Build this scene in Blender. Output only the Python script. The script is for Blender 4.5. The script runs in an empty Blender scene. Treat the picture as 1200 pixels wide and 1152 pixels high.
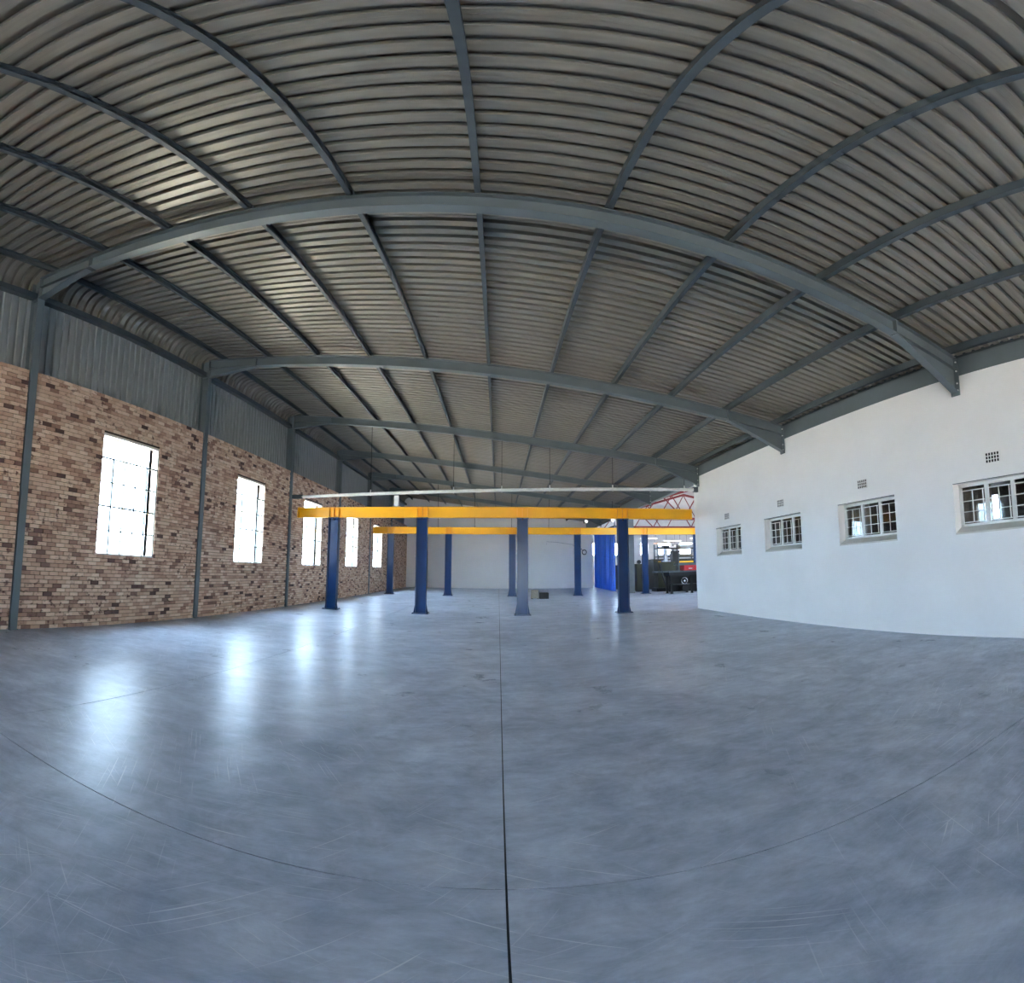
import bpy, math, random
from mathutils import Matrix, Vector

random.seed(7)
scene = bpy.context.scene
COL = scene.collection
PI = math.pi

# ------------------------------------------------------------------ camera
U0, F, V0 = 600.0, 550.24, 615.9
YAW, PITCH, ROLL = 0.0284, 0.0926, 0.00214
EYE = 1.686
def cam_rows():
    cy, sy = math.cos(YAW), math.sin(YAW)
    cp, sp = math.cos(PITCH), math.sin(PITCH)
    cr, sr = math.cos(ROLL), math.sin(ROLL)
    Rz = Matrix(((cy, -sy, 0), (sy, cy, 0), (0, 0, 1)))
    Rx = Matrix(((1, 0, 0), (0, cp, sp), (0, -sp, cp)))
    Ry = Matrix(((cr, 0, sr), (0, 1, 0), (-sr, 0, cr)))
    return Ry @ Rx @ Rz
R = cam_rows()
cam_data = bpy.data.cameras.new('camera')
cam = bpy.data.objects.new('camera', cam_data)
COL.objects.link(cam)
cam_data.type = 'PANO'
cam_data.panorama_type = 'EQUIRECTANGULAR'
cam_data.longitude_min = (0 - U0) / F
cam_data.longitude_max = (1200 - U0) / F
cam_data.latitude_max = V0 / F
cam_data.latitude_min = (V0 - 1152) / F
cam_data.clip_start = 0.02
cam_data.clip_end = 500
right, fwd, up = R[0], R[1], R[2]
cam.matrix_world = Matrix(((right.x, up.x, -fwd.x, 0), (right.y, up.y, -fwd.y, 0),
                           (right.z, up.z, -fwd.z, EYE), (0, 0, 0, 1)))
scene.camera = cam

# ------------------------------------------------------------------ sky, sun, exposure
world = bpy.data.worlds.new('world')
scene.world = world
world.use_nodes = True
bg = world.node_tree.nodes['Background']
bg.inputs[0].default_value = (0.56, 0.76, 1.0, 1)
bg.inputs[1].default_value = 1.0
sun_data = bpy.data.lights.new('sun', 'SUN')
sun_data.energy = 3.4
sun_data.angle = 0.01
sun_data.color = (1.0, 0.94, 0.85)
sun = bpy.data.objects.new('sun', sun_data)
COL.objects.link(sun)
sun.rotation_euler = Vector((-0.30, -0.22, -1.0)).to_track_quat('-Z', 'Y').to_euler()
sun.location = (6, 6, 30)
vs = scene.view_settings
vs.view_transform = 'Standard'
vs.look = 'None'
vs.exposure = 5.4
vs.gamma = 1.0
vs.use_curve_mapping = False
scene.cycles.use_denoising = True
scene.cycles.max_bounces = 12
scene.cycles.diffuse_bounces = 8
scene.cycles.transparent_max_bounces = 16

# ------------------------------------------------------------------ materials
MATS = {}
def srgb(r, g, b):
    def c(v):
        v /= 255.0
        return v / 12.92 if v <= 0.04045 else ((v + 0.055) / 1.055) ** 2.4
    return (c(r), c(g), c(b), 1)

def new_mat(name):
    m = bpy.data.materials.new(name)
    m.use_nodes = True
    nt = m.node_tree
    MATS[name] = m
    return m, nt, nt.nodes['Principled BSDF'], nt.nodes.new, nt.links.new

def mat(name, rgb, rough=0.5, metal=0.0, var=0.12, scale=3.0, bump=0.0, bscale=40.0, spec=0.5):
    m, nt, p, N, L = new_mat(name)
    g = N('ShaderNodeNewGeometry')
    n = N('ShaderNodeTexNoise')
    n.inputs['Scale'].default_value = scale
    n.inputs['Detail'].default_value = 5
    L(g.outputs['Position'], n.inputs['Vector'])
    r = N('ShaderNodeValToRGB')
    c = srgb(*rgb)
    lo = tuple(max(0, v * (1 - var)) for v in c[:3]) + (1,)
    hi = tuple(min(1, v * (1 + var)) for v in c[:3]) + (1,)
    r.color_ramp.elements[0].position = 0.3
    r.color_ramp.elements[1].position = 0.7
    r.color_ramp.elements[0].color = lo
    r.color_ramp.elements[1].color = hi
    L(n.outputs[0], r.inputs[0])
    L(r.outputs[0], p.inputs['Base Color'])
    p.inputs['Roughness'].default_value = rough
    p.inputs['Metallic'].default_value = metal
    p.inputs['Specular IOR Level'].default_value = spec
    if bump:
        n2 = N('ShaderNodeTexNoise')
        n2.inputs['Scale'].default_value = bscale
        n2.inputs['Detail'].default_value = 4
        L(g.outputs['Position'], n2.inputs['Vector'])
        b = N('ShaderNodeBump')
        b.inputs['Strength'].default_value = bump
        b.inputs['Distance'].default_value = 0.01
        L(n2.outputs[0], b.inputs['Height'])
        L(b.outputs[0], p.inputs['Normal'])
    return m

mat('steel_grey', (102, 111, 113), 0.42, 0.0, 0.08, 1.5)
mat('steel_dark', (72, 80, 84), 0.45, 0.0, 0.08, 1.5)
mat('white_wall', (238, 234, 230), 0.6, 0.0, 0.03, 0.8, 0.05, 60)
mat('white_paint', (228, 227, 222), 0.45, 0.0, 0.03, 4)
mat('sill_beige', (212, 206, 194), 0.6, 0.0, 0.06, 4)  # sill tone, darker and more beige than the frame white
mat('far_wall', (246, 244, 240), 0.6, 0.0, 0.03, 0.5)
mat('mortar', (62, 48, 40), 0.95, 0.0, 0.2, 8, 0.4, 80)
mat('outer_leaf', (150, 125, 105), 0.9, 0.0, 0.15, 3)
mat('reveal_plaster', (215, 200, 180), 0.8, 0.0, 0.06, 4)
mat('yellow_paint', (252, 184, 4), 0.4, 0.0, 0.06, 1.5)
mat('blue_paint', (4, 50, 96), 0.28, 0.0, 0.12, 2.0, 0.03, 4, 0.35)
mat('pipe_zinc', (236, 236, 232), 0.4, 0.1, 0.08, 6)
mat('dark_iron', (38, 38, 40), 0.5, 0.3, 0.2, 6)
mat('black_machine', (14, 14, 14), 0.45, 0.2, 0.25, 5)
mat('olive_machine', (46, 45, 18), 0.5, 0.0, 0.2, 4)
mat('machine_grey', (74, 84, 88), 0.45, 0.1, 0.12, 4)
mat('machine_red', (190, 42, 50), 0.4, 0.0, 0.12, 4)
mat('red_oxide', (122, 34, 36), 0.55, 0.0, 0.15, 4)
mat('pale_blue', (150, 196, 210), 0.4, 0.0, 0.05, 4)
mat('chrome', (200, 202, 205), 0.25, 0.8, 0.05, 4)
mat('concrete_block', (158, 148, 130), 0.9, 0.0, 0.15, 12, 0.4, 60)
mat('concrete_post', (116, 120, 122), 0.8, 0.0, 0.08, 4, 0.2, 60)
mat('workshop_white', (205, 203, 200), 0.6, 0.0, 0.05, 2)
mat('workshop_roof', (196, 190, 188), 0.55, 0.0, 0.06, 2)
mat('office_wall', (96, 92, 90), 0.8, 0.0, 0.08, 2)
mat('office_curtain', (120, 108, 100), 0.9, 0.0, 0.1, 5)
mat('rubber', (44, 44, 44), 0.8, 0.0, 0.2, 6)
mat('joint_filler', (66, 68, 72), 0.9, 0.0, 0.2, 12)
mat('yard_ground', (192, 180, 162), 0.95, 0.0, 0.1, 0.4)
mat('slot_dark', (18, 18, 18), 0.9, 0.0, 0.1, 6)

# roof sheeting: coated steel with long rolling marks across the hall
def sheet_mat(name, rgb, metal, rough):
    m, nt, p, N, L = new_mat(name)
    g = N('ShaderNodeNewGeometry')
    mp = N('ShaderNodeMapping')
    mp.inputs['Scale'].default_value = (0.6, 7.0, 0.6)
    L(g.outputs['Position'], mp.inputs[0])
    n = N('ShaderNodeTexNoise')
    n.inputs['Scale'].default_value = 2.5
    n.inputs['Detail'].default_value = 6
    L(mp.outputs[0], n.inputs['Vector'])
    r = N('ShaderNodeValToRGB')
    c = srgb(*rgb)
    r.color_ramp.elements[0].position = 0.3
    r.color_ramp.elements[1].position = 0.7
    r.color_ramp.elements[0].color = tuple(v * 0.88 for v in c[:3]) + (1,)
    r.color_ramp.elements[1].color = tuple(min(1, v * 1.1) for v in c[:3]) + (1,)
    L(n.outputs[0], r.inputs[0])
    L(r.outputs[0], p.inputs['Base Color'])
    mr = N('ShaderNodeMapRange')
    mr.inputs[3].default_value = rough - 0.06
    mr.inputs[4].default_value = rough + 0.08
    L(n.outputs[0], mr.inputs[0])
    L(mr.outputs[0], p.inputs['Roughness'])
    p.inputs['Metallic'].default_value = metal
    b = N('ShaderNodeBump')
    b.inputs['Strength'].default_value = 0.05
    b.inputs['Distance'].default_value = 0.02
    n2 = N('ShaderNodeTexNoise')
    n2.inputs['Scale'].default_value = 1.4
    n2.inputs['Detail'].default_value = 3
    L(g.outputs['Position'], n2.inputs['Vector'])
    L(n2.outputs[0], b.inputs['Height'])
    L(b.outputs[0], p.inputs['Normal'])
sheet_mat('roof_sheet', (138, 132, 121), 0.25, 0.36)
sheet_mat('clad_sheet', (150, 153, 152), 0.2, 0.42)

# concrete floor: power-floated slab, mottled, with scratches and scuffs
def floor_mat():
    m, nt, p, N, L = new_mat('floor_concrete')
    g = N('ShaderNodeNewGeometry')
    def noise(scale, detail, vec=None, rough=0.6, dist=0.0):
        n = N('ShaderNodeTexNoise')
        n.inputs['Scale'].default_value = scale
        n.inputs['Detail'].default_value = detail
        n.inputs['Roughness'].default_value = rough
        n.inputs['Distortion'].default_value = dist
        L(vec if vec else g.outputs['Position'], n.inputs['Vector'])
        return n.outputs[0]
    def ramp(src, a, b, ca=(0, 0, 0, 1), cb=(1, 1, 1, 1)):
        r = N('ShaderNodeValToRGB')
        r.color_ramp.elements[0].position = a
        r.color_ramp.elements[1].position = b
        r.color_ramp.elements[0].color = ca
        r.color_ramp.elements[1].color = cb
        L(src, r.inputs[0])
        return r.outputs[0]
    def mapped(rot, sc, loc=(0, 0, 0)):
        mp = N('ShaderNodeMapping')
        mp.vector_type = 'TEXTURE'
        mp.inputs['Rotation'].default_value = (0, 0, rot)
        mp.inputs['Scale'].default_value = sc
        mp.inputs['Location'].default_value = loc
        L(g.outputs['Position'], mp.inputs[0])
        return mp.outputs[0]
    def math_(op, a, b):
        n = N('ShaderNodeMath')
        n.operation = op
        for i, v in enumerate((a, b)):
            if isinstance(v, (int, float)):
                n.inputs[i].default_value = v
            else:
                L(v, n.inputs[i])
        return n.outputs[0]
    def mix(fac, a, b, mode='MIX'):
        n = N('ShaderNodeMix')
        n.data_type = 'RGBA'
        n.blend_type = mode
        if isinstance(fac, (int, float)):
            n.inputs[0].default_value = fac
        else:
            L(fac, n.inputs[0])
        for s, v in ((6, a), (7, b)):
            if isinstance(v, tuple):
                n.inputs[s].default_value = v
            else:
                L(v, n.inputs[s])
        return n.outputs[2]
    base = ramp(noise(0.5, 8, None, 0.7, 0.8), 0.32, 0.68, srgb(172, 180, 194), srgb(210, 215, 224))  # blue tint puts the reflected sky into the base colour
    mott = ramp(noise(2.4, 8, None, 0.7, 0.6), 0.34, 0.66, (0.76, 0.78, 0.82, 1), (1.12, 1.12, 1.12, 1))
    col = mix(1.0, base, mott, 'MULTIPLY')
    st = ramp(noise(1.0, 7, mapped(0.25, (2.2, 0.5, 1)), 0.72, 0.5), 0.36, 0.68, (0.82, 0.84, 0.87, 1), (1.14, 1.14, 1.14, 1))
    col = mix(0.8, col, st, 'MULTIPLY')
    fs = ramp(noise(6.0, 8, mapped(0.08, (1.5, 0.6, 1), (1, 2, 0)), 0.75), 0.35, 0.65, (0.88, 0.88, 0.89, 1), (1.08, 1.08, 1.08, 1))
    col = mix(1.0, col, fs, 'MULTIPLY')
    # dark tyre scuffs
    dk = ramp(noise(0.9, 3, mapped(-0.5, (1.5, 0.7, 1)), 0.6, 0.3), 0.45, 0.80)
    dm = ramp(noise(0.35, 2, mapped(0.0, (1, 1, 1), (5, 3, 0))), 0.45, 0.62)
    col = mix(math_('MULTIPLY', math_('MULTIPLY', dk, dm), 0.5), col, srgb(118, 126, 142))
    # light scratches in several directions
    acc = None
    for i, (rot, thr) in enumerate(((0.5, 0.665), (-0.5, 0.67), (1.1, 0.675), (0.12, 0.66), (-1.0, 0.675), (2.2, 0.67))):
        s = ramp(noise(1.0, 1.5, mapped(rot, (0.75, 0.012, 1), (3.1 * i, 1.7 * i, 0)), 0.5), thr, thr + 0.035)
        k = ramp(noise(0.5, 2, mapped(0, (1, 1, 1), (7.3 * i, 4.1 * i, 2.0 * i))), 0.5, 0.6)
        s = math_('MULTIPLY', s, k)
        acc = s if acc is None else math_('MAXIMUM', acc, s)
    col = mix(math_('MULTIPLY', acc, 0.7), col, srgb(226, 228, 232))
    # dusty cement spots
    sp = ramp(noise(1.6, 7, mapped(0.4, (1.2, 0.7, 1), (2, 9, 0)), 0.75), 0.70, 0.80)
    col = mix(math_('MULTIPLY', sp, 0.5), col, srgb(206, 208, 212))
    L(col, p.inputs['Base Color'])
    rg = N('ShaderNodeMapRange')
    rg.inputs[3].default_value = 0.17
    rg.inputs[4].default_value = 0.46
    L(noise(1.2, 6, None, 0.7), rg.inputs[0])
    L(rg.outputs[0], p.inputs['Roughness'])
    p.inputs['Specular IOR Level'].default_value = 0.10
    b = N('ShaderNodeBump')
    b.inputs['Strength'].default_value = 0.30
    b.inputs['Distance'].default_value = 0.01
    L(noise(7.0, 8, mapped(0.2, (2.2, 0.8, 1)), 0.7), b.inputs['Height'])
    L(b.outputs[0], p.inputs['Normal'])
floor_mat()

# clay face bricks: tone by brick, burnt blotches inside a brick
def brick_mat(name, use_attr):
    m, nt, p, N, L = new_mat(name)
    if use_attr:
        a = N('ShaderNodeAttribute')
        a.attribute_name = 'tone'
        tone = a.outputs['Fac']
    else:
        a = N('ShaderNodeObjectInfo')
        tone = a.outputs['Random']
    r = N('ShaderNodeValToRGB')
    cr = r.color_ramp
    cols = [(0.0, (84, 62, 57)), (0.03, (112, 84, 74)), (0.08, (158, 119, 101)), (0.22, (192, 152, 127)),
            (0.42, (210, 174, 146)), (0.75, (220, 188, 160)), (1.0, (230, 203, 176))]
    cr.elements[0].position, cr.elements[0].color = cols[0][0], srgb(*cols[0][1])
    cr.elements[1].position, cr.elements[1].color = cols[-1][0], srgb(*cols[-1][1])
    for pos, c in cols[1:-1]:
        e = cr.elements.new(pos)
        e.color = srgb(*c)
    L(tone, r.inputs[0])
    g = N('ShaderNodeNewGeometry')
    mp = N('ShaderNodeMapping')
    mp.inputs['Scale'].default_value = (1, 8.0, 11.0)
    L(g.outputs['Position'], mp.inputs[0])
    n = N('ShaderNodeTexNoise')
    n.inputs['Scale'].default_value = 1.0
    n.inputs['Detail'].default_value = 3
    L(mp.outputs[0], n.inputs['Vector'])
    bl = N('ShaderNodeValToRGB')
    bl.color_ramp.elements[0].position = 0.55
    bl.color_ramp.elements[1].position = 0.66
    L(n.outputs[0], bl.inputs[0])
    n3 = N('ShaderNodeTexNoise')
    n3.inputs['Scale'].default_value = 1.1
    n3.inputs['Detail'].default_value = 3
    L(g.outputs['Position'], n3.inputs['Vector'])
    zone = N('ShaderNodeValToRGB')
    zone.color_ramp.elements[0].position = 0.42
    zone.color_ramp.elements[1].position = 0.62
    L(n3.outputs[0], zone.inputs[0])
    mm = N('ShaderNodeMath')
    mm.operation = 'MULTIPLY'
    L(bl.outputs[0], mm.inputs[0])
    L(zone.outputs[0], mm.inputs[1])
    mx = N('ShaderNodeMix')
    mx.data_type = 'RGBA'
    mx.blend_type = 'MIX'
    mx.inputs[7].default_value = srgb(112, 76, 66)
    L(mm.outputs[0], mx.inputs[0])
    L(r.outputs[0], mx.inputs[6])
    L(mx.outputs[2], p.inputs['Base Color'])
    p.inputs['Roughness'].default_value = 0.85
    b = N('ShaderNodeBump')
    b.inputs['Strength'].default_value = 0.35
    b.inputs['Distance'].default_value = 0.006
    n2 = N('ShaderNodeTexNoise')
    n2.inputs['Scale'].default_value = 60
    L(g.outputs['Position'], n2.inputs['Vector'])
    L(n2.outputs[0], b.inputs['Height'])
    L(b.outputs[0], p.inputs['Normal'])
brick_mat('brick_clay', False)
brick_mat('brick_clay_field', True)

def glass_mat():
    m, nt, p, N, L = new_mat('window_glass')
    nt.nodes.remove(p)
    out = nt.nodes['Material Output']
    tr = N('ShaderNodeBsdfTransparent')
    tr.inputs[0].default_value = (0.95, 0.97, 0.97, 1)
    gl = N('ShaderNodeBsdfGlossy')
    gl.inputs['Roughness'].default_value = 0.03
    lw = N('ShaderNodeLayerWeight')
    pw = N('ShaderNodeMath')
    pw.operation = 'POWER'
    pw.inputs[1].default_value = 5.0
    L(lw.outputs[1], pw.inputs[0])
    fr = N('ShaderNodeMapRange')       # Schlick: 4 % head on, rising at grazing angles
    fr.inputs[3].default_value = 0.04
    fr.inputs[4].default_value = 0.6
    L(pw.outputs[0], fr.inputs[0])
    mx = N('ShaderNodeMixShader')
    L(fr.outputs[0], mx.inputs[0])
    L(tr.outputs[0], mx.inputs[1])
    L(gl.outputs[0], mx.inputs[2])
    L(mx.outputs[0], out.inputs[0])
glass_mat()

def curtain_mat():
    m, nt, p, N, L = new_mat('blue_vinyl')
    g = N('ShaderNodeNewGeometry')
    n = N('ShaderNodeTexNoise')
    n.inputs['Scale'].default_value = 1.5
    L(g.outputs['Position'], n.inputs['Vector'])
    r = N('ShaderNodeValToRGB')
    r.color_ramp.elements[0].color = srgb(12, 84, 205)
    r.color_ramp.elements[1].color = srgb(24, 112, 235)
    L(n.outputs[0], r.inputs[0])
    L(r.outputs[0], p.inputs['Base Color'])
    p.inputs['Roughness'].default_value = 0.35
curtain_mat()

def lamp_mat(name, rgb, strength):
    m, nt, p, N, L = new_mat(name)
    p.inputs['Base Color'].default_value = srgb(*rgb)
    p.inputs['Emission Color'].default_value = srgb(*rgb)
    p.inputs['Emission Strength'].default_value = strength
lamp_mat('tube_light', (255, 250, 240), 0.10)
lamp_mat('flood_light', (255, 252, 245), 0.06)
lamp_mat('tube_warm', (255, 196, 130), 0.06)

# ------------------------------------------------------------------ mesh building
class MB:
    def __init__(s):
        s.v, s.f, s.tone = [], [], []
    def box(s, x0, x1, y0, y1, z0, z1):
        i = len(s.v)
        s.v += [(x0, y0, z0), (x1, y0, z0), (x1, y1, z0), (x0, y1, z0), (x0, y0, z1), (x1, y0, z1), (x1, y1, z1), (x0, y1, z1)]
        s.f += [(i, i+3, i+2, i+1), (i+4, i+5, i+6, i+7), (i, i+1, i+5, i+4), (i+1, i+2, i+6, i+5), (i+2, i+3, i+7, i+6), (i+3, i, i+4, i+7)]
        return s
    def prism_y(s, poly, y0, y1):
        """polygon in (x, z), extruded along y"""
        i, n = len(s.v), len(poly)
        s.v += [(x, y0, z) for x, z in poly] + [(x, y1, z) for x, z in poly]
        s.f.append(tuple(range(i, i+n)))
        s.f.append(tuple(range(i+2*n-1, i+n-1, -1)))
        for k in range(n):
            a, b = i+k, i+(k+1) % n
            s.f.append((b, a, a+n, b+n))
        return s
    def prism_x(s, poly, x0, x1):
        """polygon in (y, z), extruded along x"""
        i, n = len(s.v), len(poly)
        s.v += [(x0, y, z) for y, z in poly] + [(x1, y, z) for y, z in poly]
        s.f.append(tuple(range(i, i+n)))
        s.f.append(tuple(range(i+2*n-1, i+n-1, -1)))
        for k in range(n):
            a, b = i+k, i+(k+1) % n
            s.f.append((b, a, a+n, b+n))
        return s
    def prism_z(s, poly, z0, z1):
        i, n = len(s.v), len(poly)
        s.v += [(x, y, z0) for x, y in poly] + [(x, y, z1) for x, y in poly]
        s.f.append(tuple(range(i+n-1, i-1, -1)))
        s.f.append(tuple(range(i+n, i+2*n)))
        for k in range(n):
            a, b = i+k, i+(k+1) % n
            s.f.append((a, b, b+n, a+n))
        return s
    def tube(s, pts, r, seg=10, closed=False):
        pts = [Vector(p) for p in pts]
        n = len(pts)
        i = len(s.v)
        for k, p in enumerate(pts):
            a = pts[(k-1) % n] if (k > 0 or closed) else p
            b = pts[(k+1) % n] if (k < n-1 or closed) else p
            t = (b - a).normalized()
            ref = Vector((0, 0, 1)) if abs(t.z) < 0.9 else Vector((1, 0, 0))
            e1 = t.cross(ref).normalized()
            e2 = t.cross(e1).normalized()
            for q in range(seg):
                w = 2*PI*q/seg
                s.v.append(tuple(p + e1*(r*math.cos(w)) + e2*(r*math.sin(w))))
        for k in range(n if closed else n-1):
            for q in range(seg):
                a = i + k*seg + q
                b = i + k*seg + (q+1) % seg
                c = i + ((k+1) % n)*seg + (q+1) % seg
                d = i + ((k+1) % n)*seg + q
                s.f.append((a, b, c, d))
        if not closed:
            s.f.append(tuple(i + q for q in reversed(range(seg))))
            s.f.append(tuple(i + (n-1)*seg + q for q in range(seg)))
        return s
    def mesh(s, name, mt, smooth=False, shift=(0, 0, 0)):
        me = bpy.data.meshes.new(name)
        v = s.v
        if any(shift):
            v = [(a-shift[0], b-shift[1], c-shift[2]) for a, b, c in v]
        me.from_pydata(v, [], s.f)
        if mt:
            me.materials.append(MATS[mt])
        if smooth:
            me.shade_smooth()
            me.set_sharp_from_angle(angle=math.radians(40))
        me.update()
        return me

def tag(o, label=None, cat=None, group=None, kind=None):
    if label: o['label'] = label
    if cat: o['category'] = cat
    if group: o['group'] = group
    if kind: o['kind'] = kind
    return o

def link(name, me, parent=None, loc=(0, 0, 0)):
    o = bpy.data.objects.new(name, me)
    COL.objects.link(o)
    o.location = loc
    if parent is not None:
        o.parent = parent
    return o

def thing(name, loc, label, cat, group=None, rz=0):
    o = bpy.data.objects.new(name, None)
    COL.objects.link(o)
    o.empty_display_size = 0.2
    o.location = loc
    o.rotation_euler = (0, 0, rz)
    return tag(o, label, cat, group)

def part(name, mb, mt, parent, smooth=False, world=True):
    """a part built in world coordinates (or the thing's own with world=False)"""
    sh = (0, 0, 0)
    if world and parent is not None:
        p, acc = parent, Vector((0, 0, 0))
        while p is not None:
            acc += p.location
            p = p.parent
        sh = tuple(acc)
    return link(name, mb.mesh(name, mt, smooth, sh), parent)

def solo(name, mb, mt, base, label, cat, group=None, smooth=False):
    o = link(name, mb.mesh(name, mt, smooth, base), None, base)
    return tag(o, label, cat, group)

def struct(name, mb, mt, base=(0, 0, 0)):
    o = link(name, mb.mesh(name, mt, False, base), None, base)
    o['kind'] = 'structure'
    return o

def copy_tree(o, parent=None):
    c = o.copy()
    COL.objects.link(c)
    c.parent = parent
    for ch in list(o.children):
        copy_tree(ch, c)
    return c

# ------------------------------------------------------------------ dimensions (metres)
XL, XR = -8.0, 7.65            # inner faces of the brick and the white wall
YB, YF = -9.0, 40.4            # rear of the hall behind the viewer, far wall
YC = 17.15                     # where the white wall ends
ZB = 5.38                      # top of the brickwork
FR_Y = [4.92 + 5.87*k for k in range(-2, 6)]
SL = -0.1338                   # roof fall towards the white wall
def zr(x): return 7.66 + SL*(x + 7.55)      # top of rafters
ALPHA = math.atan(-SL)
WIN_L = [(6.94, 8.87), (12.70, 14.58), (18.08, 20.14), (23.80, 25.85), (29.32, 31.5)]
WIN_L_REAR = []
WZ0, WZ1 = 1.645, 4.45
WIN_R = [(3.33, 5.18), (6.73, 8.60), (10.15, 11.99), (13.45, 15.26)]
RZ0, RZ1 = 2.05, 3.02

# ------------------------------------------------------------------ floor
fl = struct('floor', MB().box(-8.4, 26, YB - 0.3, 50, -0.3, -0.012), 'joint_filler')
xj = [-8.36, -3.80, 0.04, 7.9, 26]
yj = [YB, 2.075, 13.9, 25.8, 50]
gap = 0.0045
for a in range(len(xj) - 1):
    for b in range(len(yj) - 1):
        part('floor_slab', MB().box(xj[a] + gap, xj[a+1] - gap, yj[b] + gap, yj[b+1] - gap, -0.15, 0.0), 'floor_concrete', fl)
struct('ground', MB().box(-70, 70, -60, 110, -0.6, -0.31), 'yard_ground')

# ------------------------------------------------------------------ brick wall on the left
def intervals(y0, y1, cuts):
    out, cur = [], y0
    for a, b in sorted(cuts):
        if b <= cur or a >= y1:
            continue
        if a > cur:
            out.append((cur, a))
        cur = max(cur, b)
    if cur < y1:
        out.append((cur, y1))
    return out
allwin = WIN_L + WIN_L_REAR
colgap = [(y - 0.10, y + 0.10) for y in FR_Y]
wl = MB()
for a, b in intervals(YB, YF, allwin + colgap):
    wl.box(-8.12, -8.018, a, b, 0, ZB)
for a, b in allwin:
    wl.box(-8.12, -8.018, a, b, 0, WZ0)
    wl.box(-8.12, -8.018, a, b, WZ1, ZB)
wall_left = struct('wall_left', wl, 'mortar')
ol = MB()
for a, b in intervals(YB, YF, allwin):
    ol.box(-8.36, -8.25, a, b, 0, ZB)
for a, b in allwin:
    ol.box(-8.36, -8.25, a, b, 0, WZ0)
    ol.box(-8.36, -8.25, a, b, WZ1, ZB)
part('outer_leaf', ol, 'outer_leaf', wall_left)
for a, b in allwin:   # plastered lining of each opening
    part('window_reveal', MB().box(-8.36, -8.012, a - 0.02, a, WZ0 - 0.02, WZ1 + 0.02).box(-8.36, -8.012, b, b + 0.02, WZ0 - 0.02, WZ1 + 0.02)
         .box(-8.36, -8.012, a, b, WZ1, WZ1 + 0.02).box(-8.36, -8.012, a, b, WZ0 - 0.02, WZ0), 'reveal_plaster', wall_left)

NC = 62
CH = ZB / NC
BH, BLEN, JT = CH - 0.011, 0.222, 0.011
bricks = []
for c in range(NC):
    z0 = c*CH + 0.006
    z1 = z0 + BH
    cuts = list(colgap)
    for a, b in allwin:
        if z1 > WZ0 and z0 < WZ1:
            cuts.append((a, b))
    off = (0.5*(BLEN + JT) if c % 2 else 0) + random.uniform(-0.012, 0.012)
    for a, b in intervals(1.0, YF, cuts):
        k = math.floor((a - off) / (BLEN + JT))
        while True:
            s0 = off + k*(BLEN + JT)
            k += 1
            if s0 > b:
                break
            y0, y1 = max(s0, a), min(s0 + BLEN, b)
            if y1 - y0 < 0.03:
                continue
            t = random.random()
            bricks.append((y0, y1, z0, z1, t))
def apparent(b):
    yc, zc = (b[0] + b[1])/2, (b[2] + b[3])/2 - EYE
    d2 = 64 + yc*yc
    # azimuth inside the picture, and not behind a column flange
    if math.atan2(8.0, yc) > 1.09 or b[1] - b[0] < 0.2:
        return -1
    return 8.0 / (d2 + zc*zc)**1.5
order = sorted(range(len(bricks)), key=lambda i: -apparent(bricks[i]))
single = set(order[:300])
bm_std = MB().box(-0.03, 0.0, -BLEN/2, BLEN/2, 0, BH).mesh('brick', 'brick_clay')
field = MB()
for i, (y0, y1, z0, z1, t) in enumerate(bricks):
    px = XL + random.uniform(-0.004, 0.004)
    if i in single:
        o = link('brick', bm_std, wall_left, (px, (y0 + y1)/2, z0))
        continue
    j = len(field.v)
    field.v += [(px, y0, z0), (px, y1, z0), (px, y1, z1), (px, y0, z1), (-8.03, y0, z0), (-8.03, y1, z0), (-8.03, y1, z1), (-8.03, y0, z1)]
    field.f += [(j, j+1, j+2, j+3), (j, j+4, j+5, j+1), (j+1, j+5, j+6, j+2), (j+2, j+6, j+7, j+3), (j+3, j+7, j+4, j)]
    field.tone += [t]*5
fo = part('brickwork', field, 'brick_clay_field', wall_left)
fo['kind'] = 'stuff'
at = fo.data.attributes.new('tone', 'FLOAT', 'FACE')
at.data.foreach_set('value', field.tone)

# ------------------------------------------------------------------ ribbed cladding above the brick
def rib_profile(pitch, n, top=0.045, flank=0.018, depth=0.036):
    """(along, out) points for one sheet: wide pans towards the hall, ribs standing outwards"""
    pts = []
    for k in range(n):
        s = k*pitch
        c = s + pitch/2
        pts += [(s, 0), (c - top/2 - flank, 0), (c - top/2, depth), (c + top/2, depth), (c + top/2 + flank, 0)]
    pts.append((n*pitch, 0))
    return pts
prof = rib_profile(0.19, 4, 0.04, 0.016, 0.034)
cs = MB()
for y, o in prof:
    cs.v += [(-o, y, 0), (-o, y, 2.06)]
for k in range(len(prof) - 1):
    cs.f.append((2*k, 2*k+2, 2*k+3, 2*k+1))
lap = MB()
clad_me = cs.mesh('cladding_sheet', 'clad_sheet')
y = YB
while y < YF - 0.05:
    link('cladding_sheet', clad_me, wall_left, (-8.30, y, ZB - 0.06))
    y += 0.76

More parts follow.
